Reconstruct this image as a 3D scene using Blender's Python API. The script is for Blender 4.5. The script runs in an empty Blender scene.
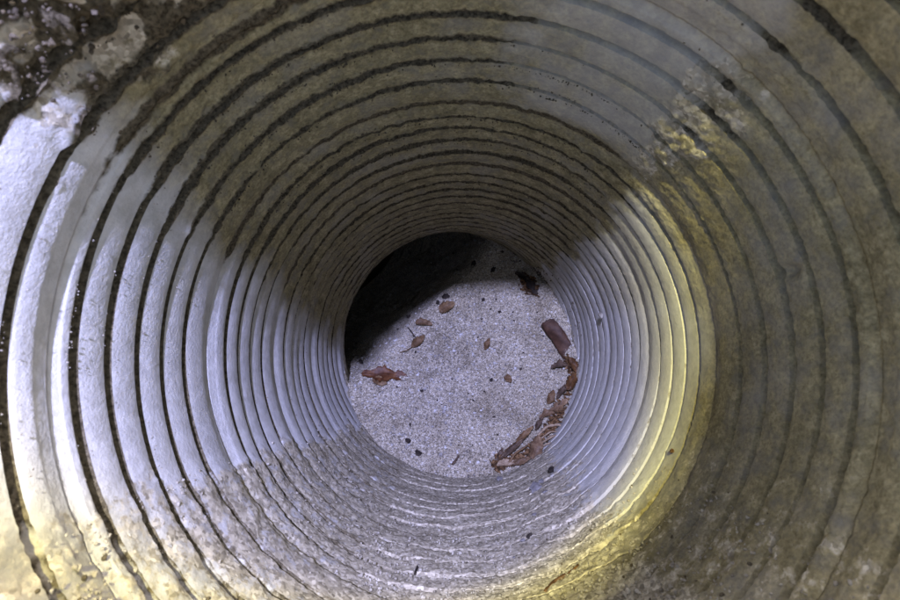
import bpy, math
import numpy as np
from mathutils import Vector, Matrix

# ------------------------------------------------------------------ frame
# Pipe frame: x right, y "up the pipe wall", z back out of the mouth (depth = -z), origin on the axis.
R = 0.15                                  # inner radius of the pipe
ALPHA = math.radians(64.4)                # the pipe runs down at this angle
F = 536.0 / 900.0                         # focal length / picture width
ca, sa = math.cos(ALPHA), math.sin(ALPHA)
RIGHT, UP, BACK = Vector((1, 0, 0)), Vector((0, sa, ca)), Vector((0, -ca, sa))
HEIGHT = 1.6                              # height of the pipe-frame origin, so the whole place sits near z = 0
W3 = np.array([RIGHT, UP, BACK]).T        # pipe frame -> world
ORG = np.array([0.0, 0.0, 0.0])
def to_world(p): return np.asarray(p, float) @ W3.T + ORG
def vec_world(p): return Vector(tuple(to_world(p)))

sc = bpy.context.scene
# ------------------------------------------------------------------ camera
cam = bpy.data.cameras.new('camera'); camo = bpy.data.objects.new('camera', cam)
sc.collection.objects.link(camo); sc.camera = camo
cam.sensor_width = 36; cam.lens = 36 * F; cam.clip_start = 0.005; cam.clip_end = 500
axis_in_cam = Vector((10 / 536, -47 / 536, -1)).normalized()
CAMROT = axis_in_cam.rotation_difference(Vector((0, 0, -1))).to_matrix()     # camera -> pipe frame
Wm = Matrix([list(r) for r in W3])
camo.matrix_world = Matrix.Translation(vec_world((0, 0, 0))) @ (Wm @ CAMROT).to_4x4()
cam.dof.use_dof = True; cam.dof.focus_distance = 0.55; cam.dof.aperture_fstop = 22
CR = np.array(CAMROT)
# ------------------------------------------------------------------ sky, sun, torch
wd = bpy.data.worlds.new('World'); sc.world = wd; wd.use_nodes = True
nt = wd.node_tree; bg = nt.nodes['Background']; bg.inputs['Strength'].default_value = 0.135
sky = nt.nodes.new('ShaderNodeTexSky'); sky.sky_type = 'NISHITA'; sky.sun_disc = False
SUN_EL, SUN_AZ = math.radians(28), math.radians(15)
sky.sun_elevation = SUN_EL; sky.sun_rotation = SUN_AZ; sky.dust_density = 10; sky.ozone_density = 0.0; sky.air_density = 0.5
nt.links.new(sky.outputs[0], bg.inputs['Color'])
sun = bpy.data.lights.new('sun', 'SUN'); suno = bpy.data.objects.new('sun', sun); sc.collection.objects.link(suno)
sun.energy = 1.5; sun.angle = math.radians(10); sun.color = (1, 0.93, 0.82)
sd = Vector((math.sin(SUN_AZ) * math.cos(SUN_EL), math.cos(SUN_AZ) * math.cos(SUN_EL), math.sin(SUN_EL)))
suno.rotation_euler = (-sd).to_track_quat('-Z', 'Y').to_euler(); suno.location = sd * 5
# hand torch held behind and above the camera: cold white beam with the yellow rim such lamps have; the lip of the pipe shades the crown from it
TP = np.array((-0.40, 1.40, 3.0)) * R; TD = np.array((0.020, -0.235, -1.0)); HALF = 13.7
tl = bpy.data.lights.new('torch', 'SPOT'); to = bpy.data.objects.new('torch', tl); sc.collection.objects.link(to)
tl.energy = 14.2; tl.color = (1, 1, 1); tl.spot_size = math.radians(2 * HALF); tl.spot_blend = 0.04; tl.shadow_soft_size = 0.014
to.location = vec_world(TP); to.rotation_euler = Vector(tuple(W3 @ TD)).to_track_quat('-Z', 'Y').to_euler()
tl.use_nodes = True; tn = tl.node_tree; em = next(n for n in tn.nodes if n.type == 'EMISSION')
tc_ = tn.nodes.new('ShaderNodeTexCoord'); sx = tn.nodes.new('ShaderNodeSeparateXYZ'); tn.links.new(tc_.outputs['Normal'], sx.inputs[0])
m1 = tn.nodes.new('ShaderNodeMath'); m1.operation = 'ABSOLUTE'; tn.links.new(sx.outputs['Z'], m1.inputs[0])
m2 = tn.nodes.new('ShaderNodeMath'); m2.operation = 'ARCCOSINE'; tn.links.new(m1.outputs[0], m2.inputs[0])
m3 = tn.nodes.new('ShaderNodeMath'); m3.operation = 'DIVIDE'; tn.links.new(m2.outputs[0], m3.inputs[0]); m3.inputs[1].default_value = math.radians(HALF)
br = tn.nodes.new('ShaderNodeValToRGB'); tn.links.new(m3.outputs[0], br.inputs[0])
for k_ in range(3): br.color_ramp.elements.new(.5)
for el, (p_, c_) in zip(br.color_ramp.elements, [(.0, (.46, .49, 1)), (.85, (.54, .56, .99)), (.90, (1.0, .93, .40)), (.955, (.70, .62, .18)), (1.0, (0, 0, 0))]): el.position = p_; el.color = (*c_, 1)
tn.links.new(br.outputs[0], em.inputs['Color'])
sc.view_settings.view_transform = 'Standard'; sc.view_settings.look = 'None'
sc.view_settings.exposure = 2.5; sc.view_settings.gamma = 1.0
sc.cycles.max_bounces = 5; sc.cycles.diffuse_bounces = 3; sc.cycles.glossy_bounces = 2

# ------------------------------------------------------------------ numpy helpers
rng = np.random.default_rng(11)
def _hash(i, j, k, seed):
    h = (i * 374761393 + j * 668265263 + k * 2147483647 + seed * 974711) & 0xffffffff
    h = ((h ^ (h >> 13)) * 1274126177) & 0xffffffff
    return ((h ^ (h >> 16)) & 0xffff) / 65535.0
def noise(p, scale, seed=0):
    """value noise 0..1 at points p (..., 3)"""
    q = np.asarray(p) * scale; f = np.floor(q); i = f.astype(np.int64); t = q - f; t = t * t * (3 - 2 * t)
    out = 0.0
    for a in (0, 1):
        for b in (0, 1):
            for c in (0, 1):
                w = (t[..., 0] if a else 1 - t[..., 0]) * (t[..., 1] if b else 1 - t[..., 1]) * (t[..., 2] if c else 1 - t[..., 2])
                out = out + w * _hash(i[..., 0] + a, i[..., 1] + b, i[..., 2] + c, seed)
    return out
def fbm(p, scale, seed=0, oct=3):
    s = 0; a = 1; tot = 0
    for o in range(oct):
        s = s + a * noise(p, scale * 2 ** o, seed + o); tot += a; a *= 0.55
    return s / tot
def sstep(a, b, x):
    t = np.clip((x - a) / (b - a), 0, 1); return t * t * (3 - 2 * t)
def band(x, a, b, w): return sstep(a - w, a + w, x) * (1 - sstep(b - w, b + w, x))

def mesh_np(name, verts, faces, smooth=True, cols=None):
    """faces: (n,4) or (n,3) int array"""
    me = bpy.data.meshes.new(name); n, k = faces.shape
    me.vertices.add(len(verts)); me.vertices.foreach_set('co', np.ascontiguousarray(verts, dtype=np.float32).ravel())
    me.loops.add(n * k); me.loops.foreach_set('vertex_index', faces.astype(np.int32).ravel())
    me.polygons.add(n); me.polygons.foreach_set('loop_start', np.arange(0, n * k, k, dtype=np.int32))
    me.update(calc_edges=True)
    me.polygons.foreach_set('use_smooth', np.full(n, smooth, dtype=bool))
    if cols is not None:
        a = me.color_attributes.new('dirt', 'FLOAT_COLOR', 'POINT'); a.data.foreach_set('color', np.ascontiguousarray(cols, dtype=np.float32).ravel())
    me.validate(); return me
def link(name, me, mat, parent=None):
    o = bpy.data.objects.new(name, me); sc.collection.objects.link(o)
    if me is not None and mat: me.materials.clear(); me.materials.append(mat)
    if parent: o.parent = parent; o.matrix_parent_inverse = Matrix()
    return o
def tag(o, label=None, cat=None, group=None, kind=None):
    for k, v in (('label', label), ('category', cat), ('group', group), ('kind', kind)):
        if v: o[k] = v
    return o
def grid_faces(n, m, wrap):
    i = np.arange(n)[:, None]; j = np.arange(m if wrap else m - 1)[None, :]
    i = i[:-1]; jn = (j + 1) % m
    return np.stack([i * m + j, i * m + jn, (i + 1) * m + jn, (i + 1) * m + j], -1).reshape(-1, 4)

# ------------------------------------------------------------------ materials
def mat_new(name):
    m = bpy.data.materials.new(name); m.use_nodes = True; return m, m.node_tree, m.node_tree.nodes['Principled BSDF']
def N(nt, t, **kw):
    n = nt.nodes.new(t)
    for k, v in kw.items(): setattr(n, k, v)
    return n
def tex(nt, kind, scale, detail=4, rough=.6, coord=None, vec=None):
    n = nt.nodes.new('ShaderNodeTexNoise' if kind == 'n' else 'ShaderNodeTexVoronoi')
    n.inputs['Scale'].default_value = scale
    if kind == 'n': n.inputs['Detail'].default_value = detail; n.inputs['Roughness'].default_value = rough
    if coord: nt.links.new(coord, n.inputs['Vector'])
    return n
def ramp(nt, src, stops):
    r = nt.nodes.new('ShaderNodeValToRGB'); nt.links.new(src, r.inputs[0]); e = r.color_ramp.elements
    while len(e) < len(stops): e.new(0.5)
    for el, (p, c) in zip(e, stops): el.position = p; el.color = (*c, 1) if len(c) == 3 else c
    return r
def mixc(nt, fac, a, b, mode='MIX'):
    m = nt.nodes.new('ShaderNodeMix'); m.data_type = 'RGBA'; m.blend_type = mode
    for s, v in ((m.inputs['Factor'], fac), (m.inputs['A'], a), (m.inputs['B'], b)):
        if hasattr(v, 'is_output'): nt.links.new(v, s)
        else: s.default_value = v if not isinstance(v, tuple) else (*v, 1)
    return m.outputs['Result']
def math_(nt, op, a, b=None, clamp=False):
    m = nt.nodes.new('ShaderNodeMath'); m.operation = op; m.use_clamp = clamp
    for s, v in zip(m.inputs, (a, b)):
        if v is None: continue
        if hasattr(v, 'is_output'): nt.links.new(v, s)
        else: s.default_value = v
    return m.outputs[0]
def bump(nt, bsdf, h, strength, dist):
    b = nt.nodes.new('ShaderNodeBump'); b.inputs['Strength'].default_value = strength; b.inputs['Distance'].default_value = dist
    nt.links.new(h, b.inputs['Height']); nt.links.new(b.outputs[0], bsdf.inputs['Normal'])

def pipe_material():
    m, nt, bs = mat_new('weathered_grey_plastic')
    geo = N(nt, 'ShaderNodeNewGeometry').outputs['Position']
    at = N(nt, 'ShaderNodeAttribute', attribute_name='dirt'); sep = N(nt, 'ShaderNodeSeparateColor'); nt.links.new(at.outputs['Color'], sep.inputs[0])
    big = tex(nt, 'n', 22, 3, .65, geo); mid = tex(nt, 'n', 120, 4, .7, geo); fine = tex(nt, 'n', 520, 2, .7, geo); vor = tex(nt, 'v', 520, coord=geo)
    plastic = ramp(nt, big.outputs['Fac'], [(.3, (.52, .52, .515)), (.7, (.66, .66, .655))]).outputs[0]
    scuff = ramp(nt, mid.outputs['Fac'], [(.38, (.78, .77, .74)), (.6, (1, 1, 1))]).outputs[0]
    c = mixc(nt, 1.0, plastic, scuff, 'MULTIPLY')
    # thin film of brown dirt, with some painted shade
    filmcol = ramp(nt, mid.outputs['Fac'], [(.3, (.13, .112, .060)), (.52, (.245, .215, .122)), (.72, (.37, .33, .20))]).outputs[0]
    nz = math_(nt, 'MULTIPLY', math_(nt, 'SUBTRACT', mid.outputs['Fac'], .5), 1.3)
    nb = math_(nt, 'MULTIPLY', math_(nt, 'SUBTRACT', big.outputs['Fac'], .5), .9)
    ff = math_(nt, 'ADD', math_(nt, 'ADD', sep.outputs[0], math_(nt, 'MULTIPLY', nz, .6)), nb, True)
    ff = math_(nt, 'MULTIPLY', ff, ramp(nt, sep.outputs[0], [(0, (0, 0, 0)), (.25, (1, 1, 1))]).outputs[0])
    speck = ramp(nt, fine.outputs['Fac'], [(.30, (.68, .66, .62)), (.5, (1.0, 1.0, 1.0)), (.70, (1.28, 1.26, 1.22))]).outputs[0]
    filmcol = mixc(nt, 1.0, filmcol, speck, 'MULTIPLY')
    c = mixc(nt, ff, c, filmcol)
    # sandy crust
    grain = ramp(nt, vor.outputs['Color'], [(.0, (.06, .052, .04)), (.3, (.25, .222, .165)), (.7, (.52, .475, .37)), (1, (.82, .77, .63))]).outputs[0]
    crust = mixc(nt, .35, grain, ramp(nt, mid.outputs['Fac'], [(.3, (.19, .166, .118)), (.7, (.50, .455, .345))]).outputs[0])
    cf = math_(nt, 'ADD', sep.outputs[1], math_(nt, 'MULTIPLY', nz, 1.1))
    cf = ramp(nt, cf, [(.38, (0, 0, 0)), (.56, (1, 1, 1))]).outputs[0]
    c = mixc(nt, cf, c, crust)
    # dark soil packed in the grooves, also the side grooves' painted shade
    gcol = ramp(nt, fine.outputs['Fac'], [(.35, (.042, .035, .022)), (.65, (.135, .114, .074))]).outputs[0]
    gf = math_(nt, 'ADD', sep.outputs[2], math_(nt, 'MULTIPLY', nz, .55))
    gf = ramp(nt, gf, [(.40, (0, 0, 0)), (.58, (1, 1, 1))]).outputs[0]
    c = mixc(nt, gf, c, gcol)
    nt.links.new(c, bs.inputs['Base Color'])
    rg = math_(nt, 'ADD', math_(nt, 'MULTIPLY', ff, .1), .85)
    rg = math_(nt, 'MAXIMUM', rg, math_(nt, 'MULTIPLY', cf, .95)); nt.links.new(rg, bs.inputs['Roughness'])
    bs.inputs['Specular IOR Level'].default_value = .05
    bump(nt, bs, fine.outputs['Fac'], .5, .0007)
    return m
M = {'pipe': pipe_material()}

def sand_material():
    m, nt, bs = mat_new('coarse_grey_sand')
    geo = N(nt, 'ShaderNodeNewGeometry').outputs['Position']
    v = tex(nt, 'v', 620, coord=geo); v2 = tex(nt, 'v', 1150, coord=geo); big = tex(nt, 'n', 26, 4, .6, geo)
    s = N(nt, 'ShaderNodeSeparateColor'); nt.links.new(v.outputs['Color'], s.inputs[0])
    s2 = N(nt, 'ShaderNodeSeparateColor'); nt.links.new(v2.outputs['Color'], s2.inputs[0])
    g = ramp(nt, s.outputs[0], [(.0, (.04, .036, .032)), (.14, (.21, .186, .138)), (.5, (.46, .412, .312)), (.82, (.66, .60, .47)), (1, (.85, .84, .80))]).outputs[0]
    g2 = ramp(nt, s2.outputs[0], [(.0, (.25, .22, .163)), (.5, (.48, .432, .33)), (1, (.74, .68, .55))]).outputs[0]
    c = mixc(nt, .45, g, g2)
    c = mixc(nt, 1.0, c, ramp(nt, big.outputs['Fac'], [(.32, (.70, .67, .62)), (.5, (.95, .94, .92)), (.7, (1.08, 1.08, 1.08))]).outputs[0], 'MULTIPLY')
    nt.links.new(c, bs.inputs['Base Color']); bs.inputs['Roughness'].default_value = .85; bs.inputs['Specular IOR Level'].default_value = .3
    bump(nt, bs, v.outputs['Distance'], .8, .0015)
    return m
M['sand'] = sand_material()
def simple(name, stops, scale=150, rough=.7, bstr=.5, bd=.0008, spec=.3):
    m, nt, bs = mat_new(name); tc = N(nt, 'ShaderNodeTexCoord').outputs['Object']
    oi = N(nt, 'ShaderNodeObjectInfo'); n = tex(nt, 'n', scale, 5, .65, tc)
    c = ramp(nt, n.outputs['Fac'], stops).outputs[0]
    hv = N(nt, 'ShaderNodeHueSaturation'); nt.links.new(c, hv.inputs['Color'])
    nt.links.new(math_(nt, 'ADD', math_(nt, 'MULTIPLY', oi.outputs['Random'], .3), .85), hv.inputs['Value'])
    nt.links.new(hv.outputs[0], bs.inputs['Base Color']); bs.inputs['Roughness'].default_value = rough; bs.inputs['Specular IOR Level'].default_value = spec
    bump(nt, bs, n.outputs['Fac'], bstr, bd); return m
M['crumb'] = simple('pale_dirt_crumb', [(.3, (.16, .14, .11)), (.5, (.30, .275, .225)), (.7, (.48, .455, .39))], 60, .9)
M['darkcrumb'] = simple('dark_soil_crumb', [(.35, (.035, .028, .018)), (.65, (.12, .098, .065))], 60, .95)
M['grain'] = simple('sand_grain', [(.35, (.18, .16, .14)), (.5, (.42, .40, .37)), (.62, (.75, .74, .71))], 90, .7)
M['debris'] = simple('black_plant_debris', [(.35, (.014, .011, .009)), (.65, (.055, .042, .032))], 200, .85)
M['redleaf'] = simple('red_brown_leaf', [(.32, (.04, .016, .007)), (.5, (.092, .034, .013)), (.7, (.18, .08, .03))], 130, .5)
M['bark'] = simple('purple_brown_bark', [(.32, (.032, .016, .009)), (.5, (.062, .031, .018)), (.7, (.105, .056, .033))], 110, .6)
M['tanleaf'] = simple('tan_leaf', [(.32, (.075, .043, .02)), (.5, (.17, .10, .048)), (.7, (.32, .22, .12))], 130, .6)
M['orangeleaf'] = simple('orange_brown_leaf', [(.3, (.035, .017, .008)), (.5, (.105, .05, .018)), (.7, (.23, .12, .04))], 130, .55)
M['brownleaf'] = simple('dull_brown_leaf', [(.32, (.04, .026, .017)), (.5, (.10, .066, .043)), (.7, (.21, .145, .10))], 130, .6)
M['pinkleaf'] = simple('pinkish_brown_leaf', [(.32, (.085, .051, .028)), (.5, (.175, .108, .060)), (.7, (.31, .215, .13))], 120, .55)
M['straw'] = simple('pale_straw', [(.32, (.20, .14, .085)), (.5, (.36, .27, .18)), (.7, (.52, .42, .31))], 120, .65)
M['stone'] = simple('grey_stone', [(.32, (.10, .095, .095)), (.5, (.19, .18, .18)), (.7, (.28, .27, .265))], 160, .85)
M['litter'] = simple('broken_leaf_litter', [(.36, (.022, .013, .007)), (.48, (.085, .045, .018)), (.56, (.17, .09, .035)), (.66, (.32, .21, .11))], 260, .8)
M['soil'] = simple('brown_garden_soil', [(.3, (.05, .038, .025)), (.5, (.11, .085, .055)), (.7, (.18, .14, .095))], 9, .95, .8, .02)

# ------------------------------------------------------------------ centre line of the pipe
D0 = 4.42 * R                                   # the bend starts at this depth
RC = 1.75 * R                                   # radius of the bend, measured on the centre line
BEND = math.radians(62)
nb = np.array((-0.74, 0.67, 0.0)); nb /= np.linalg.norm(nb)
fwd = np.array((0, 0, -1.0)); sidev = np.cross(fwd, nb)
def centre(s):
    """s (n,) along the centre line -> point, tangent, and the two cross axes (pipe frame x, y carried along)"""
    s = np.asarray(s, float)[..., None]; a = np.clip((s - D0) / RC, 0, BEND)
    p = fwd * np.minimum(s, D0) + RC * (np.sin(a) * fwd + (1 - np.cos(a)) * nb)
    t = np.cos(a) * fwd + np.sin(a) * nb
    p = p + t * np.maximum(s - D0 - RC * BEND, 0)
    n = np.cos(a) * nb - np.sin(a) * fwd
    return p, t, n, np.broadcast_to(sidev, n.shape)
def wall_point(s, th, r):
    """th: angle seen from the mouth, counter-clockwise from the right; broadcasts"""
    p, t, n, b = centre(s); c0, s0 = np.cos(th)[..., None], np.sin(th)[..., None]
    cn = nb[0] * c0 + nb[1] * s0; cb = sidev[0] * c0 + sidev[1] * s0
    return p + (cn * n + cb * b) * np.asarray(r)[..., None]

SAND_Z = float(to_world((0, 0, -4.68 * R))[2])                            # level of the sand
# ------------------------------------------------------------------ where dirt and painted shade lie on the wall (angles in degrees, u = depth / (536 R))
def bury_field(d, u, pt):
    """drift of sand over the ribs of the underside"""
    w = (fbm(pt, 40, 71, 2) - .5)
    return band(d + w * 30, 262, 304, 10) * band(u + w * .0012, .0034, .0062, .0005)
def dirt_shade_fields(th, u, pt, ring_shift, ingroove, core):
    d = np.degrees(th) % 360
    ds = d + ring_shift                                            # every rib ends its dirt a little differently
    n1 = fbm(pt, 30, 5); n2 = fbm(pt, 110, 9)
    wob = (n1 - .5) * 16 + (n2 - .5) * 10
    low = 202 + np.clip((u - .0026) / .004, 0, 1.4) * 11           # lower edge of the clean left side
    top_edge = 148 + np.clip((u - .0024) / .0045, 0, 1.2) * 24  # film stops where torchlight begins: shade above is partly painted brown
    # film
    film = 1.1 * band(ds + wob, 40, 1000, 6) * (1 - sstep(-9, 9, ds + wob * .6 - top_edge))    # over the crown
    film *= 1 - .5 * sstep(41, 46, ds + wob * .35) * (1 - sstep(66, 92, ds + wob * 1.6)) * (1 - sstep(.0036, .0040, u + (n1 - .5) * .0006))    # scoured patch upper right
    dr = (d + 180) % 360 - 180
    near_r = band(dr + wob * .5, -62, 47, 5) * (1 - sstep(.0038, .0047, u + (n1 - .5) * .0006))
    film = np.maximum(film, near_r * (.95 + .5 * sstep(.1, .6, core)))  # browner in the right grooves, as painted groove shade
    film = np.maximum(film, .45 * band(dr, 10, 50, 8) * sstep(.004, .005, u))
    film = np.maximum(film, .28 * band(dr, -70, 15, 8) * sstep(.004, .005, u))
    film = np.maximum(film, .65 * band(d + wob, 203, 262, 8) * (1 - sstep(.0023, .0031, u + (n1 - .5) * .0008)))
    film = np.maximum(film, .12)
    # sandy crust along the underside
    crust = sstep(-3, 3, ds + wob * .25 - low) * (1 - sstep(296, 334, d + wob))
    amount = .44 + .26 * band(d + wob, 248, 312, 14) + .16 * sstep(.0026, .0036, u) * band(d, 205, 330, 8)
    crust = crust * amount
    crust = np.maximum(crust, .8 * bury_field(d, u, pt))
    crust = np.maximum(crust, .34 * band(d + wob, 290, 338, 8) * (1 - sstep(.0042, .0052, u)))
    crust = np.maximum(crust, .62 * band(d + wob, 122, 154, 6) * (1 - sstep(.00205, .0025, u + (n1 - .5) * .0004)))
    crust = np.maximum(crust, .52 * band(dr + wob, 38, 47, 2) * band(u, .0024, .0040, .0003))
    crust = np.maximum(crust, .62 * band(dr + wob, 0, 42, 8) * sstep(.0084, .0090, u))
    hgt = pt @ W3[2] - SAND_Z + (n1 - .5) * .03
    crust = np.maximum(crust, .78 * (1 - sstep(.003, .020, hgt)))          # silt line just above the sand
    # packed soil in grooves; shade of the side grooves painted in too
    g = 1.05 * band(ds + wob, 44, 158, 8) + .26 * band(dr + wob * 2, -55, 46, 10) * (1 - sstep(.004, .005, u))  # crown: soil; right side: groove shade painted as dark colour
    g = g * (.80 + .62 * fbm(pt, 9, 83, 2)) * (1 + .06 * ring_shift)
    g = g * np.maximum(ingroove, sstep(.1, .4, core)) + sstep(.12, .5, core) * (.85 * band(d + wob, 148, 206, 8) + .6 * band(d, 205, 250, 8) + .45 * band(dr, -40, 46, 8) * sstep(.004, .005, u))
    g *= 1 - .85 * band(ds + wob * .35, 46, 80, 5) * (1 - sstep(.0034, .0040, u))
    crn = band(d + wob * .6, 122, 150, 5) * (1 - sstep(.0020, .0025, u + (n1 - .5) * .0005))
    g = np.maximum(g, crn * np.clip((fbm(pt, 80, 87, 3) - .40) * 7, 0, 1))
    return np.clip(film, 0, 1), np.clip(crust, 0, 1), np.clip(g, 0, 1)

def wall_height(th, u, pt, film, crust, g):
    """how far dirt stands inward from the bare plastic, metres"""
    d = np.degrees(th) % 360
    lump = fbm(pt, 150, 21, 3); lump2 = fbm(pt, 420, 31, 2); slow = fbm(pt, 45, 41, 2)
    h = np.clip(crust + (lump - .5) * 1.1 - .28, 0, 1) * .0022 + np.clip(crust - .3, 0, 1) * (lump2 - .3) * .0026
    h = h + np.clip(g + (lump - .5) * 1.2 - .42, 0, 1) * .0032
    h = h + bury_field(d, u, pt) * (.0010 + .0030 * slow)
    corner = band(d, 120, 144, 6) * (1 - sstep(.0017, .0022, u))
    h = h + corner * np.clip(fbm(pt, 85, 51, 3) - .38, 0, 1) * .036
    h = h + ((lump2 - .5) * .0012 + (noise(pt, 900, 97) - .5) * .0007) * np.clip(film, .12, 1)
    return h

# ------------------------------------------------------------------ the corrugated pipe, one mesh for every rib
US = 536.0 * R
groove_u = []                                   # (u, wide and shallow?)
u = 1.0
known = [(.00152, 0), (.00168, 0), (.00193, 0), (.00220, 0), (.00244, 1), (.00259, 0), (.00283, 0), (.00308, 0), (.00334, 0), (.00361, 0),
         (.00395, 1), (.00421, 0), (.00445, 0), (.00472, 0), (.00500, 0), (.00533, 1), (.00563, 0), (.00592, 0), (.00618, 0), (.00645, 0), (.00676, 1), (.00703, 0), (.00730, 0), (.00757, 0), (.00783, 0), (.00812, 1)]
while u < .0004: groove_u.append((u, 0)); u += .00027
groove_u += known
u = .00838; k = 0
while u * US < D0 + RC * BEND + 1.3 * R:
    groove_u.append((u, 1 if k % 6 == 5 else 0)); u += .00027; k += 1
S_MOUTH, S_END = groove_u[0][0] * US, groove_u[-1][0] * US

pipe = link('corrugated_pipe', None, None); pipe.location = vec_world((0, 0, -S_MOUTH))
tag(pipe, 'ribbed grey plastic drain pipe, dirt-streaked inside, running down to the sand', 'pipe')
PINV = np.array(pipe.location)
GD = .0070                                      # groove depth
for i in range(len(groove_u) - 1):
    (u0, k0), (u1, k1) = groove_u[i], groove_u[i + 1]
    s0, s1 = u0 * US, u1 * US; L = s1 - s0
    um = (u0 + u1) / 2
    nth = 1024 if .0012 < um < .0050 else (720 if um < .0100 and um > 0 else 320)
    th = np.linspace(0, 2 * np.pi, nth, endpoint=False)
    # profile: half groove, ramp, crest, ramp, half groove
    w0 = .0018 if not k0 else .0020; w1 = .0018 if not k1 else .0020
    g0 = GD * (1 if not k0 else .16) * rng.uniform(.9, 1.1); g1 = GD * (1 if not k1 else .16) * rng.uniform(.9, 1.1)
    if not k0: g0 = GD
    if not k1: g1 = GD
    q0 = .0009 if not k0 else .0050; q1 = .0009 if not k1 else .0050
    if L < .016: q0, q1 = min(q0, .0025), min(q1, .0025)
    tt = [0, w0 * .55, w0, w0 + q0 * .5, w0 + q0, w0 + q0]
    rr = [g0, g0 * .97, g0 * .86, g0 * .40, 0, 0]
    te = [L - w1 - q1, L - w1 - q1, L - w1 - q1 * .5, L - w1, L - w1 * .55, L]
    re = [0, 0, g1 * .40, g1 * .86, g1 * .97, g1]
    nm = 7 if nth > 400 else 2
    mid = np.linspace(tt[-1], te[0], nm + 2)[1:-1]
    t = np.array(tt + list(mid) + te); pr = np.array(rr + [0] * nm + re)
    x = (mid - mid.mean()) / max(L, 1e-6)
    pr[len(tt):len(tt) + nm] = -.0006 * (1 - (2.6 * x) ** 2)                 # slightly domed crest
    saw = .0009 * np.clip(1 - 2 * t / L, -1, 1) * .6                        # crests lean towards the mouth like shallow steps
    S = np.broadcast_to((s0 + t)[:, None], (len(t), nth)); TH = np.broadcast_to(th[None, :], S.shape)
    ingr = np.broadcast_to((np.clip(pr, 0, None) / GD)[:, None], S.shape)
    core = ingr.copy(); core[4] = .6 * g0 / GD; core[-5] = .6 * g1 / GD     # rows doubled there so that the lip of the groove stays sharp
    # near a groove the crest also catches soil
    edge = np.minimum(t - w0, (L - w1) - t); ingr = np.maximum(ingr, np.broadcast_to((np.clip(1 - edge / .0055, 0, 1) * .72)[:, None], S.shape))
    base = wall_point(S, TH, np.full(S.shape, R))
    Uu = S / US
    shift = rng.uniform(-2.2, 2.2)
    film, crust, g = dirt_shade_fields(TH, Uu, base, shift, ingr, core)
    h = wall_height(TH, Uu, base, film, crust, g)
    h[4] = h[5]; h[-5] = h[-6]
    if um > .0088: h = h * .5
    out_of_round = .0012 * np.sin(2 * TH + i * .4) + .0007 * np.sin(3 * TH + 1.3 * i) + (fbm(base, 14, 77, 2) - .5) * .0012
    if i < 2: out_of_round = out_of_round
    bury = bury_field(np.degrees(TH) % 360, Uu, base)
    rad = R + np.broadcast_to((pr + saw * (1 - np.clip(pr, 0, None) / GD))[:, None], S.shape) * (1 - .85 * bury) * (1 - .45 * band(np.degrees(TH) % 360, 226, 318, 12)) - h + out_of_round * .8
    rad = rad + .0100 * (1 - sstep(.00152, .0024, Uu)) * (band(np.degrees(TH) % 360, 138, 215, 9) - .55 * band(np.degrees(TH) % 360, 12, 82, 9))                    # unseen lip, bent out left and in right to shape the torch light
    if .00245 < um < .0040:                                                # small nick torn in two ribs on the right
        dd = np.degrees(TH) % 360
        nick = np.exp(-((dd - 13.0) / 1.1) ** 2) * np.exp(-((S - .00298 * US) / .006) ** 2); rad = rad + nick * .005
    inner = wall_point(S, TH, rad)
    # outside skin
    So = np.array([s1, s0]); outer = wall_point(np.broadcast_to(So[:, None], (2, nth)), np.broadcast_to(th[None, :], (2, nth)), np.full((2, nth), R + GD + .006))
    V = np.concatenate([inner, outer], 0); n = V.shape[0]
    faces = grid_faces(n, nth, True).reshape(n - 1, nth, 4)
    faces = np.delete(faces, [4, len(t) - 6], 0).reshape(-1, 4)
    j = np.arange(nth); jn = (j + 1) % nth
    cap = np.stack([(n - 1) * nth + j, (n - 1) * nth + jn, jn, j], -1)
    faces = np.concatenate([faces, cap], 0)
    cols = np.zeros((n, nth, 4)); cols[:-2, :, 0] = film; cols[:-2, :, 1] = crust; cols[:-2, :, 2] = g; cols[..., 3] = 1
    me = mesh_np('rib', to_world(V.reshape(-1, 3)) - PINV, faces, True, cols.reshape(-1, 4))
    link('rib', me, M['pipe'], pipe)
# unseen outer sleeve, added to stop light leaking between the ribs
ss = np.linspace(S_MOUTH + .002, S_END, 70); th = np.linspace(0, 2 * np.pi, 96, endpoint=False)
S, TH = np.meshgrid(ss, th, indexing='ij')
a = wall_point(S, TH, np.full(S.shape, R + GD + .0065)); b = wall_point(S[::-1], TH, np.full(S.shape, R + GD + .010))
V = np.concatenate([a, b], 0); n = V.shape[0]; j = np.arange(96); jn = (j + 1) % 96
f = np.concatenate([grid_faces(n, 96, True), np.stack([(n - 1) * 96 + j, (n - 1) * 96 + jn, jn, j], -1)])
link('light_seal_sleeve', mesh_np('light_seal_sleeve', to_world(V.reshape(-1, 3)) - PINV, f), M['stone'], pipe)
# far end, closed by packed soil under the sand
p, tng, _, _ = centre(np.array([S_END]))
ring = wall_point(np.full(64, S_END - .004), np.linspace(0, 2 * np.pi, 64, endpoint=False), np.full(64, R + GD))
V = np.concatenate([p + tng * .02, ring, ring + tng * .04, p + tng * .06]); j = np.arange(64); jn = (j + 1) % 64
tri = np.concatenate([np.stack([np.zeros(64, int), 1 + j, 1 + jn], -1), np.stack([1 + j, 65 + j, 65 + jn], -1), np.stack([1 + j, 65 + jn, 1 + jn], -1), np.stack([np.full(64, 129), 65 + jn, 65 + j], -1)])
link('end_plug', mesh_np('end_plug', to_world(V) - PINV, tri), M['soil'], pipe)

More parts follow.
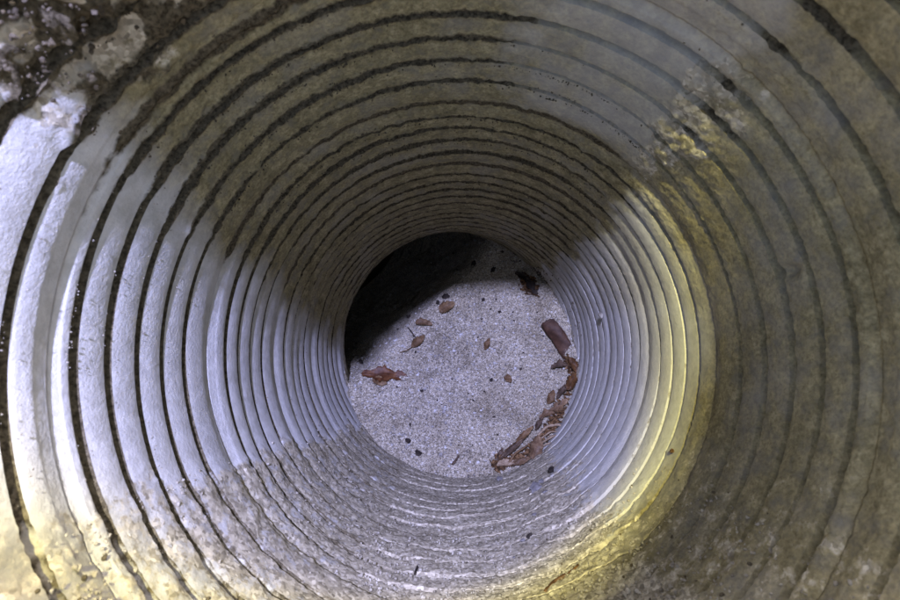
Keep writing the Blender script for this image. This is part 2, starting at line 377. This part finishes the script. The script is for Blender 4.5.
# ------------------------------------------------------------------ sand bed: level surface lying in the pipe
d_axis = 4.68 * R
SZ = float(to_world((0, 0, -d_axis))[2])
def inside(pw):
    """distance of world points from the centre line"""
    q = (np.asarray(pw) - ORG) @ W3
    s = np.linspace(3.4 * R, S_END, 260); c, _, _, _ = centre(s)
    return np.sqrt(((q[:, None, :] - c[None]) ** 2).sum(-1)).min(1)
C0 = to_world((0, 0, -d_axis)) + np.array((-0.02, 0.02, 0)); C0[2] = SZ
NA = 720
DROP = (W3 @ nb)[:2]; DROP = DROP / np.linalg.norm(DROP)
an = np.linspace(0, 2 * np.pi, NA, endpoint=False); dirs = np.stack([np.cos(an), np.sin(an), 0 * an], -1)
def sand_z(x, y):
    p = np.stack([x, y, 0 * x], -1)
    z = SZ + (fbm(p, 16, 3, 3) - .5) * .024 + (fbm(p, 70, 8, 3) - .5) * .007
    run = (x - C0[0]) * DROP[0] + (y - C0[1]) * DROP[1]                      # slumped down into the bend
    z = z - 1.25 * np.clip(run - .035, 0, .3) * sstep(.02, .08, run)
    q = inside(np.stack([x, y, z], -1))
    return z + .010 * sstep(R - .035, R + .004, q)                          # banked against the wall
lim = np.full(NA, .5); done = np.zeros(NA, bool)
for st in np.arange(.06, .5, .004):
    pw = C0 + dirs * st; pw[:, 2] = sand_z(pw[:, 0], pw[:, 1]); dd = inside(pw); hit = (dd > R + GD + .001) & ~done; lim[hit] = st; done |= hit
NRr = 300
fr = np.sqrt(np.linspace(.0004, 1, NRr)); X = C0[0] + dirs[None, :, 0] * (lim[None] * fr[:, None]); Y = C0[1] + dirs[None, :, 1] * (lim[None] * fr[:, None])
Z = np.stack([sand_z(X[i], Y[i]) for i in range(NRr)])
Z = Z + rng.uniform(-1, 1, Z.shape) * .00045 + (rng.uniform(0, 1, Z.shape) > .93) * .0009
V = np.stack([X, Y, Z], -1); V[:, :, :2] += rng.uniform(-.0003, .0003, V[:, :, :2].shape)
VB = V[-1].copy(); VB[:, 2] -= .05                                          # a skirt gives the bed its depth
V = np.concatenate([V.reshape(-1, 3), VB]); f = grid_faces(NRr + 1, NA, True)
j = np.arange(0, NA, 2); f = np.concatenate([f, np.stack([np.full(len(j), len(V)), (j + 2) % NA, j + 1, j], -1)]); V = np.concatenate([V, [[C0[0], C0[1], Z[0].mean()]]])
sand = link('sand', mesh_np('sand', V, f, False), M['sand']); tag(sand, 'bed of coarse pale grey sand at the bottom of the pipe', 'sand', kind='structure')

# picture point -> ray -> world point on the sand or on the wall
def ray(px, py):
    v = CR @ np.array(((px - 450) / 536.0, -(py - 300) / 536.0, -1.0)); return v / np.linalg.norm(v)
def on_sand(px, py):
    v = W3 @ ray(px, py); t = SZ / v[2]
    for _ in range(4):
        p = v * t; z = sand_z(np.array([p[0]]), np.array([p[1]]))[0]; t = z / v[2]
    return v * t
def on_wall(px, py, lift=0.0):
    v = ray(px, py); t = (R - .001 - lift) / math.hypot(v[0], v[1]); return W3 @ (v * t)
def wall_normal(p):
    q = p @ W3; return -(W3 @ np.array((q[0], q[1], 0)) / math.hypot(q[0], q[1]))

# ------------------------------------------------------------------ loose crumbs (uncountable)
t_ = (1 + 5 ** .5) / 2
ICO = np.array([(-1, t_, 0), (1, t_, 0), (-1, -t_, 0), (1, -t_, 0), (0, -1, t_), (0, 1, t_), (0, -1, -t_), (0, 1, -t_), (t_, 0, -1), (t_, 0, 1), (-t_, 0, -1), (-t_, 0, 1)]); ICO /= np.linalg.norm(ICO[0])
ICF = np.array([(0, 11, 5), (0, 5, 1), (0, 1, 7), (0, 7, 10), (0, 10, 11), (1, 5, 9), (5, 11, 4), (11, 10, 2), (10, 7, 6), (7, 1, 8), (3, 9, 4), (3, 4, 2), (3, 2, 6), (3, 6, 8), (3, 8, 9), (4, 9, 5), (2, 4, 11), (6, 2, 10), (8, 6, 7), (9, 8, 1)])
def crumbs(name, pts, size, mat, label, cat):
    n = len(pts); v = ICO[None] * rng.uniform(.6, 1.25, (n, 12, 1)) * rng.uniform(.6, 1.3, (n, 1, 3)) * np.asarray(size)[:, None, None]
    v = v + pts[:, None, :]; f = (ICF[None] + 12 * np.arange(n)[:, None, None]).reshape(-1, 3)
    return tag(link(name, mesh_np(name, v.reshape(-1, 3), f, False), mat), label, cat, kind='stuff')
def wall_scatter(n, d0, d1, u0, u1, smin, smax, power=2.5, dens=None, grooves=False):
    d = rng.uniform(d0, d1, n)
    if grooves:
        gs = np.array([g[0] for g in groove_u if u0 < g[0] < u1 and not g[1]])
        uu = gs[rng.integers(0, len(gs), n)] + rng.choice((-1, 1), n) * rng.uniform(.0030, .0058, n) / US
    else: uu = 1 / rng.uniform(1 / u1, 1 / u0, n) if u0 > 0 else rng.uniform(u0, u1, n)
    th = np.radians(d); base = wall_point(uu * US, th, np.full(n, R))
    keep = fbm(base, 60, 61) > rng.uniform(.25, .75, n)
    th, uu, base = th[keep], uu[keep], base[keep]; m = len(th)
    gr = np.zeros(m); gs = np.array([g[0] for g in groove_u]); dist = np.abs(uu[:, None] - gs[None]).min(1) * US
    gr = np.clip(1 - dist / .003, 0, 1)
    fi, cr, g = dirt_shade_fields(th, uu, base, 0, gr, gr); h = wall_height(th, uu, base, fi, cr, g)
    size = smin + (smax - smin) * rng.uniform(0, 1, m) ** power
    p = wall_point(uu * US, th, R + gr * GD * .7 - h - size * .3)
    return to_world(p), size
def cat_(*a): return np.concatenate([x[0] for x in a]), np.concatenate([x[1] for x in a])
p_, s_ = cat_(wall_scatter(12000, 205, 330, .0022, .0078, .00025, .0011, 3), wall_scatter(7000, 246, 312, .0026, .0066, .0003, .0014, 3),
              wall_scatter(1800, 150, 208, .0018, .0070, .0002, .0005, 3, grooves=True))
crumbs('dirt_crumbs', p_, s_, M['crumb'], 'pale crumbs of dried dirt sticking to the ribs of the pipe wall', 'dirt')
p_, s_ = cat_(wall_scatter(9000, 46, 152, .0014, .0075, .00025, .0008, 3, grooves=True), wall_scatter(500, 210, 335, .002, .0078, .0004, .0013), wall_scatter(1500, 118, 150, .0012, .0024, .0003, .0012, 3), wall_scatter(1500, 5, 44, .0082, .0093, .0005, .0016))
crumbs('soil_crumbs', p_, s_, M['darkcrumb'], 'dark crumbs of soil lining the grooves at the top of the pipe', 'dirt')
n = 5200; aa = rng.integers(0, NA, n); rr = np.sqrt(rng.uniform(0, .97, n)); gx = C0[0] + dirs[aa, 0] * lim[aa] * rr; gy = C0[1] + dirs[aa, 1] * lim[aa] * rr
gsz = .0004 + .0017 * rng.uniform(0, 1, n) ** 5
crumbs('sand_grains', np.stack([gx, gy, sand_z(gx, gy) + gsz * .3], -1), gsz, M['grain'], 'larger loose grains strewn over the sand', 'sand')
n = 240; aa = rng.integers(0, NA, n); rr = np.sqrt(rng.uniform(0, .97, n)); gx = C0[0] + dirs[aa, 0] * lim[aa] * rr; gy = C0[1] + dirs[aa, 1] * lim[aa] * rr
gsz = .0006 + .0014 * rng.uniform(0, 1, n) ** 2.5
crumbs('debris_specks', np.stack([gx, gy, sand_z(gx, gy) + gsz * .4], -1), gsz, M['debris'], 'black specks of plant debris strewn over the sand', 'debris')

# ------------------------------------------------------------------ leaves, bark, twigs, stones
def basis_at(px, py, ang, wall=False):
    """world point plus axes (along, across, normal); ang is the direction in the picture, degrees counter-clockwise"""
    fn = on_wall if wall else on_sand
    p = fn(px, py); q = fn(px + 4 * math.cos(math.radians(ang)), py - 4 * math.sin(math.radians(ang)))
    nrm = wall_normal(p) if wall else np.array((0, 0, 1.0))
    a = q - p; a -= nrm * (a @ nrm); a /= np.linalg.norm(a); return p, a, np.cross(nrm, a), nrm
def blade_mesh(name, L, Wd, curl, arch, prof, seed, thick=.0006, ragged=.12, twist=0., nl=22, nw=10):
    r = np.random.default_rng(seed); t = np.linspace(0, 1, nl); w = np.linspace(-1, 1, nw)
    T, Wv = np.meshgrid(t, w, indexing='ij')
    if prof == 'leaf': pw = np.sin(np.pi * np.clip(t, 0, 1) ** .8) ** .75
    elif prof == 'lobed': pw = np.sin(np.pi * t ** .9) ** .6 * (.78 + .22 * np.cos(t * 14))
    elif prof == 'strip': pw = np.minimum(1, np.minimum(t * 9 + .55, (1 - t) * 9 + .45))
    else: pw = np.sin(np.pi * t ** .7) ** .5
    pw = np.maximum(pw, .03); edge = 1 + ragged * (r.uniform(-1, 1, (nl, 2)))
    hw = pw[:, None] * np.where(Wv < 0, edge[:, :1], edge[:, 1:]) * Wd / 2
    ph = Wv * curl + twist * (T - .5)
    rad = np.where(abs(curl) > .05, hw / max(abs(curl), .05), 0)
    X = (T - .5) * L; 
    if abs(curl) > .05: Y = rad * np.sin(ph); Zc = rad * (1 - np.cos(ph)) * np.sign(curl)
    else: Y = hw * Wv; Zc = hw * 0
    Zc = Zc + arch * L * (1 - (2 * T - 1) ** 2) + r.uniform(-1, 1, T.shape) * .0005 + .0012 * np.sin(T * 9 + seed) * np.sin(Wv * 3 + seed)
    top = np.stack([X, Y, Zc], -1).reshape(-1, 3); bot = top - np.array((0, 0, thick))
    f = grid_faces(nl, nw, False); nv = nl * nw
    idx = np.arange(nv).reshape(nl, nw); loop = np.concatenate([idx[:, 0], idx[-1, 1:], idx[::-1, -1][1:], idx[0, ::-1][1:-1]]); ln = np.roll(loop, -1)
    rim = np.stack([loop, ln, ln + nv, loop + nv], -1)
    V = np.concatenate([top, bot]); F_ = np.concatenate([f, f[:, ::-1] + nv, rim[:, ::-1]])
    return V, F_, (T, Zc)
def tube(pts, rads, sides=6):
    pts = np.asarray(pts, float); n = len(pts); tg = np.gradient(pts, axis=0); tg /= np.linalg.norm(tg, axis=1)[:, None]
    ref = np.array((.3, .2, 1.)); a = np.cross(tg, ref); a /= np.linalg.norm(a, axis=1)[:, None]; b = np.cross(tg, a)
    an = np.linspace(0, 2 * np.pi, sides, endpoint=False)
    V = pts[:, None] + (a[:, None] * np.cos(an)[None, :, None] + b[:, None] * np.sin(an)[None, :, None]) * np.asarray(rads)[:, None, None]
    V = np.concatenate([V.reshape(-1, 3), pts[:1], pts[-1:]]); f = grid_faces(n, sides, True)
    j = np.arange(sides); jn = (j + 1) % sides
    c0 = np.stack([np.full(sides, n * sides), jn, j, j], -1)[:, [0, 1, 2]]; c1 = np.stack([np.full(sides, n * sides + 1), (n - 1) * sides + j, (n - 1) * sides + jn], -1)
    tri = np.concatenate([f[:, [0, 1, 2]], f[:, [0, 2, 3]], c0, c1]); return V, tri
PX = None
def px_len(px, py, n=1.0):
    a = on_sand(px - 2, py); b = on_sand(px + 2, py); return np.linalg.norm(a - b) / 4 * n
def frame_of(p, a, c, nrm, tilt=0., roll=0., lift=0.):
    m = Matrix(np.stack([a, c, nrm], 1).tolist()) @ Matrix.Rotation(-tilt, 3, 'Y') @ Matrix.Rotation(roll, 3, 'X')
    return Matrix.Translation(Vector((p + nrm * lift).tolist())) @ m.to_4x4()
def leaf(name, px, py, ang, lpx, wpx, mat, label, curl=.6, arch=.0, prof='leaf', seed=1, tilt=0., roll=0., lift=.0012, stem=None, rib=True, cat='leaf', group=None, ragged=.12, twist=0., wall=False, z=0):
    s = px_len(px, py) if not wall else 1 / (536 / np.linalg.norm(on_wall(px, py)))
    L, Wd = lpx * s, wpx * s * 1.05
    p, a, c, n = basis_at(px, py, ang, wall)
    V, F_, _ = blade_mesh(name, L, Wd, curl, arch, prof, seed, ragged=ragged, twist=twist)
    root = link(name, None, None); root.empty_display_size = .01; root.matrix_world = frame_of(p, a, c, n, math.radians(tilt), math.radians(roll), lift + z * s)
    V = V - np.array((0, 0, V[:, 2].min()))
    link('blade', mesh_np('blade', V, F_), mat, root)
    if rib:
        x = np.linspace(-.49, .46, 12) * L; mid = V[:22 * 10].reshape(22, 10, 3)[:, 4:6].mean(1); zz = np.interp(x, mid[:, 0], mid[:, 2])
        rv, rf = tube(np.stack([x, 0 * x + Wd * .0, zz + .0001], -1), np.linspace(.0007, .0003, 12), 5); link('midrib', mesh_np('midrib', rv, rf), mat, root)
    if stem:
        x = np.linspace(0, 1, 8); y = stem * s
        z0 = V[:22 * 10].reshape(22, 10, 3)[0, 4:6, 2].mean()
        rv, rf = tube(np.stack([-L * .48 - x * y, x * x * y * .35, z0 * (1 - x) + .0006 * np.sin(x * 3)], -1), np.linspace(.0007, .0005, 8), 5); link('stem', mesh_np('stem', rv, rf), mat, root)
    return tag(root, label, cat, group)
LG = 'fallen leaves on the sand'
leaf('fallen_leaf', 385, 376, -4, 47, 17, M['redleaf'], 'red-brown torn leaf lying flat on the sand near the left wall', .45, .02, 'lobed', 3, lift=.001, group=LG, ragged=.25)
leaf('fallen_leaf', 380, 382, -25, 16, 9, M['tanleaf'], 'small tan leaf scrap tucked under the red-brown torn leaf', .4, .02, 'leaf', 14, lift=.0005, group=LG, rib=False)
leaf('curled_leaf', 418, 342, 40, 18, 10, M['tanleaf'], 'curled tan leaf with a thin stem, lowest of the three curled leaves', 1.2, .05, 'leaf', 5, roll=15, stem=12, group=LG)
leaf('curled_leaf', 424, 325, -5, 17, 10, M['tanleaf'], 'curled tan leaf, middle one of the three curled leaves', 1.3, .04, 'cup', 6, roll=-10, group=LG)
leaf('curled_leaf', 447, 308, 30, 17, 12, M['tanleaf'], 'curled tan leaf beside black debris, uppermost of the three curled leaves', 1.2, .05, 'cup', 7, roll=10, group=LG)
leaf('leaf_scrap', 487, 345, 70, 13, 6, M['tanleaf'], 'narrow tan leaf scrap alone in the middle of the sand', .7, .03, 'leaf', 8, group=LG)
leaf('leaf_scrap', 508, 380, -50, 9, 7, M['tanleaf'], 'tiny rounded tan leaf scrap below the middle of the sand', .8, .03, 'cup', 9, group=LG, rib=False)
LP = 'plant litter piled along the right wall'
leaf('bark_strip', 558, 341, -52, 46, 16, M['bark'], 'broad purple-brown strip of bark leaning by the right wall', .5, .03, 'strip', 10, lift=.003, rib=False, cat='bark', group=LP, ragged=.06, tilt=-6)
pile = [('curled_leaf', 561, 368, 20, 26, 13, 'brownleaf', 'dull brown crumpled leaf just below the bark strip', 1.0, 'lobed', 2),
        ('curled_leaf', 573, 368, -60, 20, 13, 'orangeleaf', 'orange curled leaf against the wall below the bark strip', 1.4, 'cup', 3),
        ('curled_leaf', 571, 384, 60, 22, 14, 'orangeleaf', 'bright orange-brown curled leaf, lower of the two orange ones', 1.3, 'leaf', 4),
        ('curled_leaf', 563, 392, 50, 24, 9, 'brownleaf', 'narrow dull brown leaf under the lower orange leaf', 1.2, 'leaf', 2),
        ('curled_leaf', 550, 398, 68, 18, 10, 'tanleaf', 'tan leaf at the inner edge of the litter pile', .8, 'leaf', 2),
        ('curled_leaf', 558, 408, 40, 26, 15, 'pinkleaf', 'pinkish brown leaf in the middle of the litter pile', .9, 'lobed', 2),
        ('curled_leaf', 547, 415, 30, 22, 13, 'pinkleaf', 'faded pinkish leaf with ragged edge beside the straw', .8, 'lobed', 1),
        ('curled_leaf', 534, 449, 75, 25, 17, 'pinkleaf', 'rounded pinkish brown leaf at the bottom of the litter pile', .9, 'cup', 4),
        ('curled_leaf', 512, 450, 38, 34, 9, 'brownleaf', 'long folded brown leaf at the lower end of the litter', 1.3, 'leaf', 3),
        ('curled_leaf', 524, 437, 42, 28, 9, 'tanleaf', 'long tan folded leaf beside the rounded pinkish leaf', 1.2, 'leaf', 2),
        ('curled_leaf', 507, 465, 12, 22, 10, 'straw', 'pale dry leaf lowest in the litter against the rim', 1.0, 'leaf', 2),
        ('curled_leaf', 521, 462, 10, 20, 9, 'pinkleaf', 'small pinkish leaf lying over the pale dry leaf', 1.0, 'leaf', 3),
        ('curled_leaf', 500, 456, 70, 16, 8, 'brownleaf', 'small brown leaf at the far left end of the litter', 1.0, 'leaf', 2),
        ('curled_leaf', 539, 425, 60, 18, 8, 'brownleaf', 'small dark brown leaf between straw and rounded leaf', 1.1, 'leaf', 1),
        ('curled_leaf', 522, 279, -30, 18, 11, 'debris', 'blackened leaf by the upper right wall, farther of two', 1.0, 'lobed', 3),
        ('curled_leaf', 531, 290, -50, 22, 13, 'debris', 'blackened leaf by the upper right wall, nearer of two', 1.0, 'lobed', 3)]
for i, (nm, px, py, ang, l, w, mt, lab, cu, pf, z) in enumerate(pile):
    leaf(nm, px, py, ang, l * .92, w * .8, M[mt], lab, cu, .06, pf, 30 + i, tilt=(i * 37 % 17) - 8, roll=(i * 53 % 31) - 15, z=z, group=LP, rib=(l > 20), ragged=.2)
def stick(name, pix, rpx, mat, label, cat, wall=False, group=None, lift=.0008, hump=0.):
    fn = on_wall if wall else on_sand
    P = np.array([fn(*p) for p in pix]); n = np.array([wall_normal(p) if wall else (0, 0, 1.) for p in P])
    s = np.linalg.norm(P[0]) / 536; t = np.linspace(0, 1, len(P)); P = P + n * (rpx * s * .8 + lift + hump * s * np.sin(t * np.pi))[:, None]
    tt = np.linspace(0, 1, 14); Q = np.stack([np.interp(tt, t, P[:, k]) for k in range(3)], -1); Q[1:-1] = (Q[:-2] + 2 * Q[1:-1] + Q[2:]) / 4
    org = Q.mean(0); V, f = tube(Q - org, rpx * s * (1 - .6 * np.abs(tt - .4)) * rng.uniform(.85, 1.15, 14), 6)
    o = link(name, mesh_np(name, V, f), mat); o.location = org.tolist(); return tag(o, label, cat, group)
# broken leaf litter under and between the leaves of the pile
path = np.array([(524, 280), (533, 292), (548, 318), (566, 352), (572, 372), (570, 392), (560, 410), (552, 428), (536, 448), (520, 459), (503, 463), (496, 466)], float)
vs, fs = [], []
for i in range(420):
    t = rng.choice((rng.uniform(0, 1), rng.uniform(3.2, 11), rng.uniform(5.5, 11))) * .9999; k = int(t); q = path[k] + (path[k + 1] - path[k]) * (t - k) + rng.normal(0, 3.0, 2)
    p = on_sand(*q)
    if inside(p[None])[0] > R - .002: continue
    l, w = rng.uniform(.0015, .0065), rng.uniform(.0008, .0028); a = rng.uniform(0, 6.28); ax = np.array((math.cos(a), math.sin(a), rng.normal(0, .35))); ax /= np.linalg.norm(ax)
    bx_ = np.cross(ax, (rng.normal(0, .4), rng.normal(0, .4), 1)); bx_ /= np.linalg.norm(bx_); cx_ = np.cross(bx_, ax)
    v = np.array([(-1, -.6, 0), (-.2, -1, .15), (1, -.2, 0), (.4, .9, .2), (-.8, .5, .1)]) * rng.uniform(.7, 1.2, (5, 3))
    P5 = p + np.array((0, 0, rng.uniform(.001, .006))) + v[:, :1] * ax * l + v[:, 1:2] * bx_ * w + v[:, 2:] * cx_ * l
    o_ = len(vs) * 10; vs.append(np.concatenate([P5, P5 - cx_ * .0004]))
    fs += [(o_, o_ + 1, o_ + 2), (o_, o_ + 2, o_ + 3), (o_, o_ + 3, o_ + 4), (o_ + 7, o_ + 6, o_ + 5), (o_ + 8, o_ + 7, o_ + 5), (o_ + 9, o_ + 8, o_ + 5)]
    for j in range(5): n_ = (j + 1) % 5; fs += [(o_ + j, o_ + 5 + j, o_ + 5 + n_), (o_ + j, o_ + 5 + n_, o_ + n_)]
tag(link('leaf_litter', mesh_np('leaf_litter', np.concatenate(vs), np.array(fs), False), M['litter']), 'fine broken leaf litter lying along the right edge of the sand', 'leaf litter', kind='stuff')
SG = 'dry straws in the litter'
for i, (pix, lab) in enumerate([([(537, 437), (546, 428), (558, 426), (563, 430)], 'pale straw bent in an arc, highest of the straw tuft'),
                               ([(539, 441), (549, 434), (557, 433)], 'pale straw bent in an arc, second in the straw tuft'),
                               ([(540, 445), (551, 439), (563, 436)], 'pale straw bent in an arc, third in the straw tuft'),
                               ([(538, 449), (549, 445), (558, 446)], 'pale straw bent in an arc, lowest of the straw tuft'),
                               ([(498, 466), (505, 452), (519, 441)], 'straight brown straw along the inner edge of the litter'),
                               ([(506, 468), (514, 456), (527, 447)], 'straight brown straw between the folded brown leaf and rounded leaf')]):
    stick('straw', pix, (1.5, .9, 1.3, .8, 1.0, 1.2)[i], M['straw' if i < 4 else 'tanleaf'], lab, 'straw', group=SG, lift=.003 + .001 * (i % 3), hump=2 + i % 4)
stick('twig', [(452, 465), (455, 462), (459, 456)], 1.3, M['brownleaf'], 'short brown twig at the lower edge of the sand', 'twig')
stick('twig', [(408, 328), (412, 333), (417, 340)], .7, M['debris'], 'hair-thin black twig beside the lowest curled leaf', 'twig')
stick('twig', [(414, 577), (417, 570), (422, 563)], 1.4, M['debris'], 'short dark twig stuck to the pipe wall at bottom', 'twig', wall=True)
stick('twig', [(546, 595), (556, 584), (572, 576), (580, 568)], 2.0, M['orangeleaf'], 'rust-brown bent stem in the yellow light at the bottom', 'twig', wall=True)
def lump(name, px, py, size, mat, label, cat, wall=False, group=None, seed=0, flat=.6):
    fn = on_wall if wall else on_sand; p = fn(px, py); s = np.linalg.norm(p) / 536 * size / 2; n = wall_normal(p) if wall else np.array((0, 0, 1.))
    # subdivided icosahedron with an uneven surface
    V, F_ = ICO.copy(), ICF
    mids = {}; Vl = list(V); nf = []
    def mid(a, b):
        k = (min(a, b), max(a, b))
        if k not in mids: mids[k] = len(Vl); m = Vl[a] + Vl[b]; Vl.append(m / np.linalg.norm(m))
        return mids[k]
    for a, b, c in F_:
        x, y, z = mid(a, b), mid(b, c), mid(c, a); nf += [(a, x, z), (b, y, x), (c, z, y), (x, y, z)]
    V = np.array(Vl); V = V * (.35 + 1.2 * noise(V * 1.0 + seed * 7.3, 2.2, seed))[:, None] * np.array((1.15, .85, flat))
    r = np.random.default_rng(seed); an = r.uniform(0, 6.28); a = np.cross(n, (math.cos(an), math.sin(an), .3)); a /= np.linalg.norm(a)
    o = link(name, mesh_np(name, V * s, np.array(nf), False), mat); o.matrix_world = frame_of(p, a, np.cross(n, a), n, lift=s * flat * .45 + (.0025 if wall else 0)); return tag(o, label, cat, group)
WG = 'small stones on the lower pipe wall'
for i, (px, py, sz, mt, lab) in enumerate([(553, 473, 8, 'debris', 'black pebble just under the litter pile on the pipe wall'), (538, 492, 13, 'stone', 'grey flat stone, biggest on the lower pipe wall'),
        (547, 496, 7, 'stone', 'small grey stone right of the biggest grey stone'), (543, 484, 6, 'stone', 'small grey stone above the biggest grey stone'), (536, 519, 6, 'stone', 'small dark stone below the biggest grey stone'),
        (531, 540, 7, 'debris', 'dark pebble lowest on the sandy pipe wall'), (524, 544, 5, 'stone', 'tiny grey stone left of the lowest dark pebble'), (515, 562, 4, 'stone', 'tiny grey stone nearest the bottom of the picture'),
        (500, 482, 7, 'stone', 'flat grey chip just under the lower rim of sand'), (676, 453, 5, 'orangeleaf', 'tiny rust-coloured crumb on the yellow-lit right wall'), (604, 315, 7, 'crumb', 'white chip stuck to the deep right wall')]):
    lump('pebble', px, py, sz, M[mt], lab, 'pebble', True, WG, 3 + i)
# clumps stay small and broken
DG = 'clumps of black debris on the sand'
for i, (px, py, sz, lab) in enumerate([(446, 297, 9, 'black debris clump right above the uppermost curled leaf'), (438, 303, 6, 'small black crumb left of the uppermost curled leaf'), (409, 317, 6, 'black leaf crumb left of the middle curled leaf'),
        (418, 453, 8, 'black debris clump at the lower left edge of sand'), (408, 441, 7, 'small brown-black clump above the lower left debris'), (361, 362, 6, 'black crumb by the left rim above the torn leaf'), (493, 270, 7, 'black crumb at the far edge of the lit sand'),
        (422, 391, 4, 'tiny black crumb right below the torn leaf'), (491, 380, 5, 'tiny black crumb left of the rounded tan scrap'), (483, 300, 5, 'tiny black crumb in the upper sand'), (500, 312, 4, 'tiny black crumb right of the upper sand crumb'), (474, 264, 7, 'black clump in the shadow at the far sand')]):
    lump('debris_clump', px, py, sz * .8, M['debris'], lab, 'debris', False, DG, 40 + i)

# ------------------------------------------------------------------ ground round the mouth of the pipe
mc = to_world((0, 0, -S_MOUTH)); GZ = mc[2] - .12
k_ = (mc[2] - GZ) / BACK[2]; hc = mc - k_ * np.array(BACK)
NG = 96; an = np.linspace(0, 2 * np.pi, NG, endpoint=False); ro = R + GD + .0105
hole = np.stack([hc[0] + ro * np.cos(an), hc[1] + ro / sa * np.sin(an), 0 * an + GZ], -1)
rings = [hole]
for rad in (.24, .3, .4, .55, .8, 1.2, 2, 4, 10, 40, 150):
    x, y = hc[0] + rad * np.cos(an), hc[1] + rad * np.sin(an); p = np.stack([x, y, 0 * x], -1)
    rings.append(np.stack([x, y, GZ + (fbm(p, 6, 91) - .5) * .05 * min(1, rad)], -1))
low_ = hole - np.array(BACK) * .12; rings = [low_] + rings
V = np.concatenate(rings); g = link('ground', mesh_np('ground', V, grid_faces(len(rings), NG, True)), M['soil']); tag(g, kind='structure')
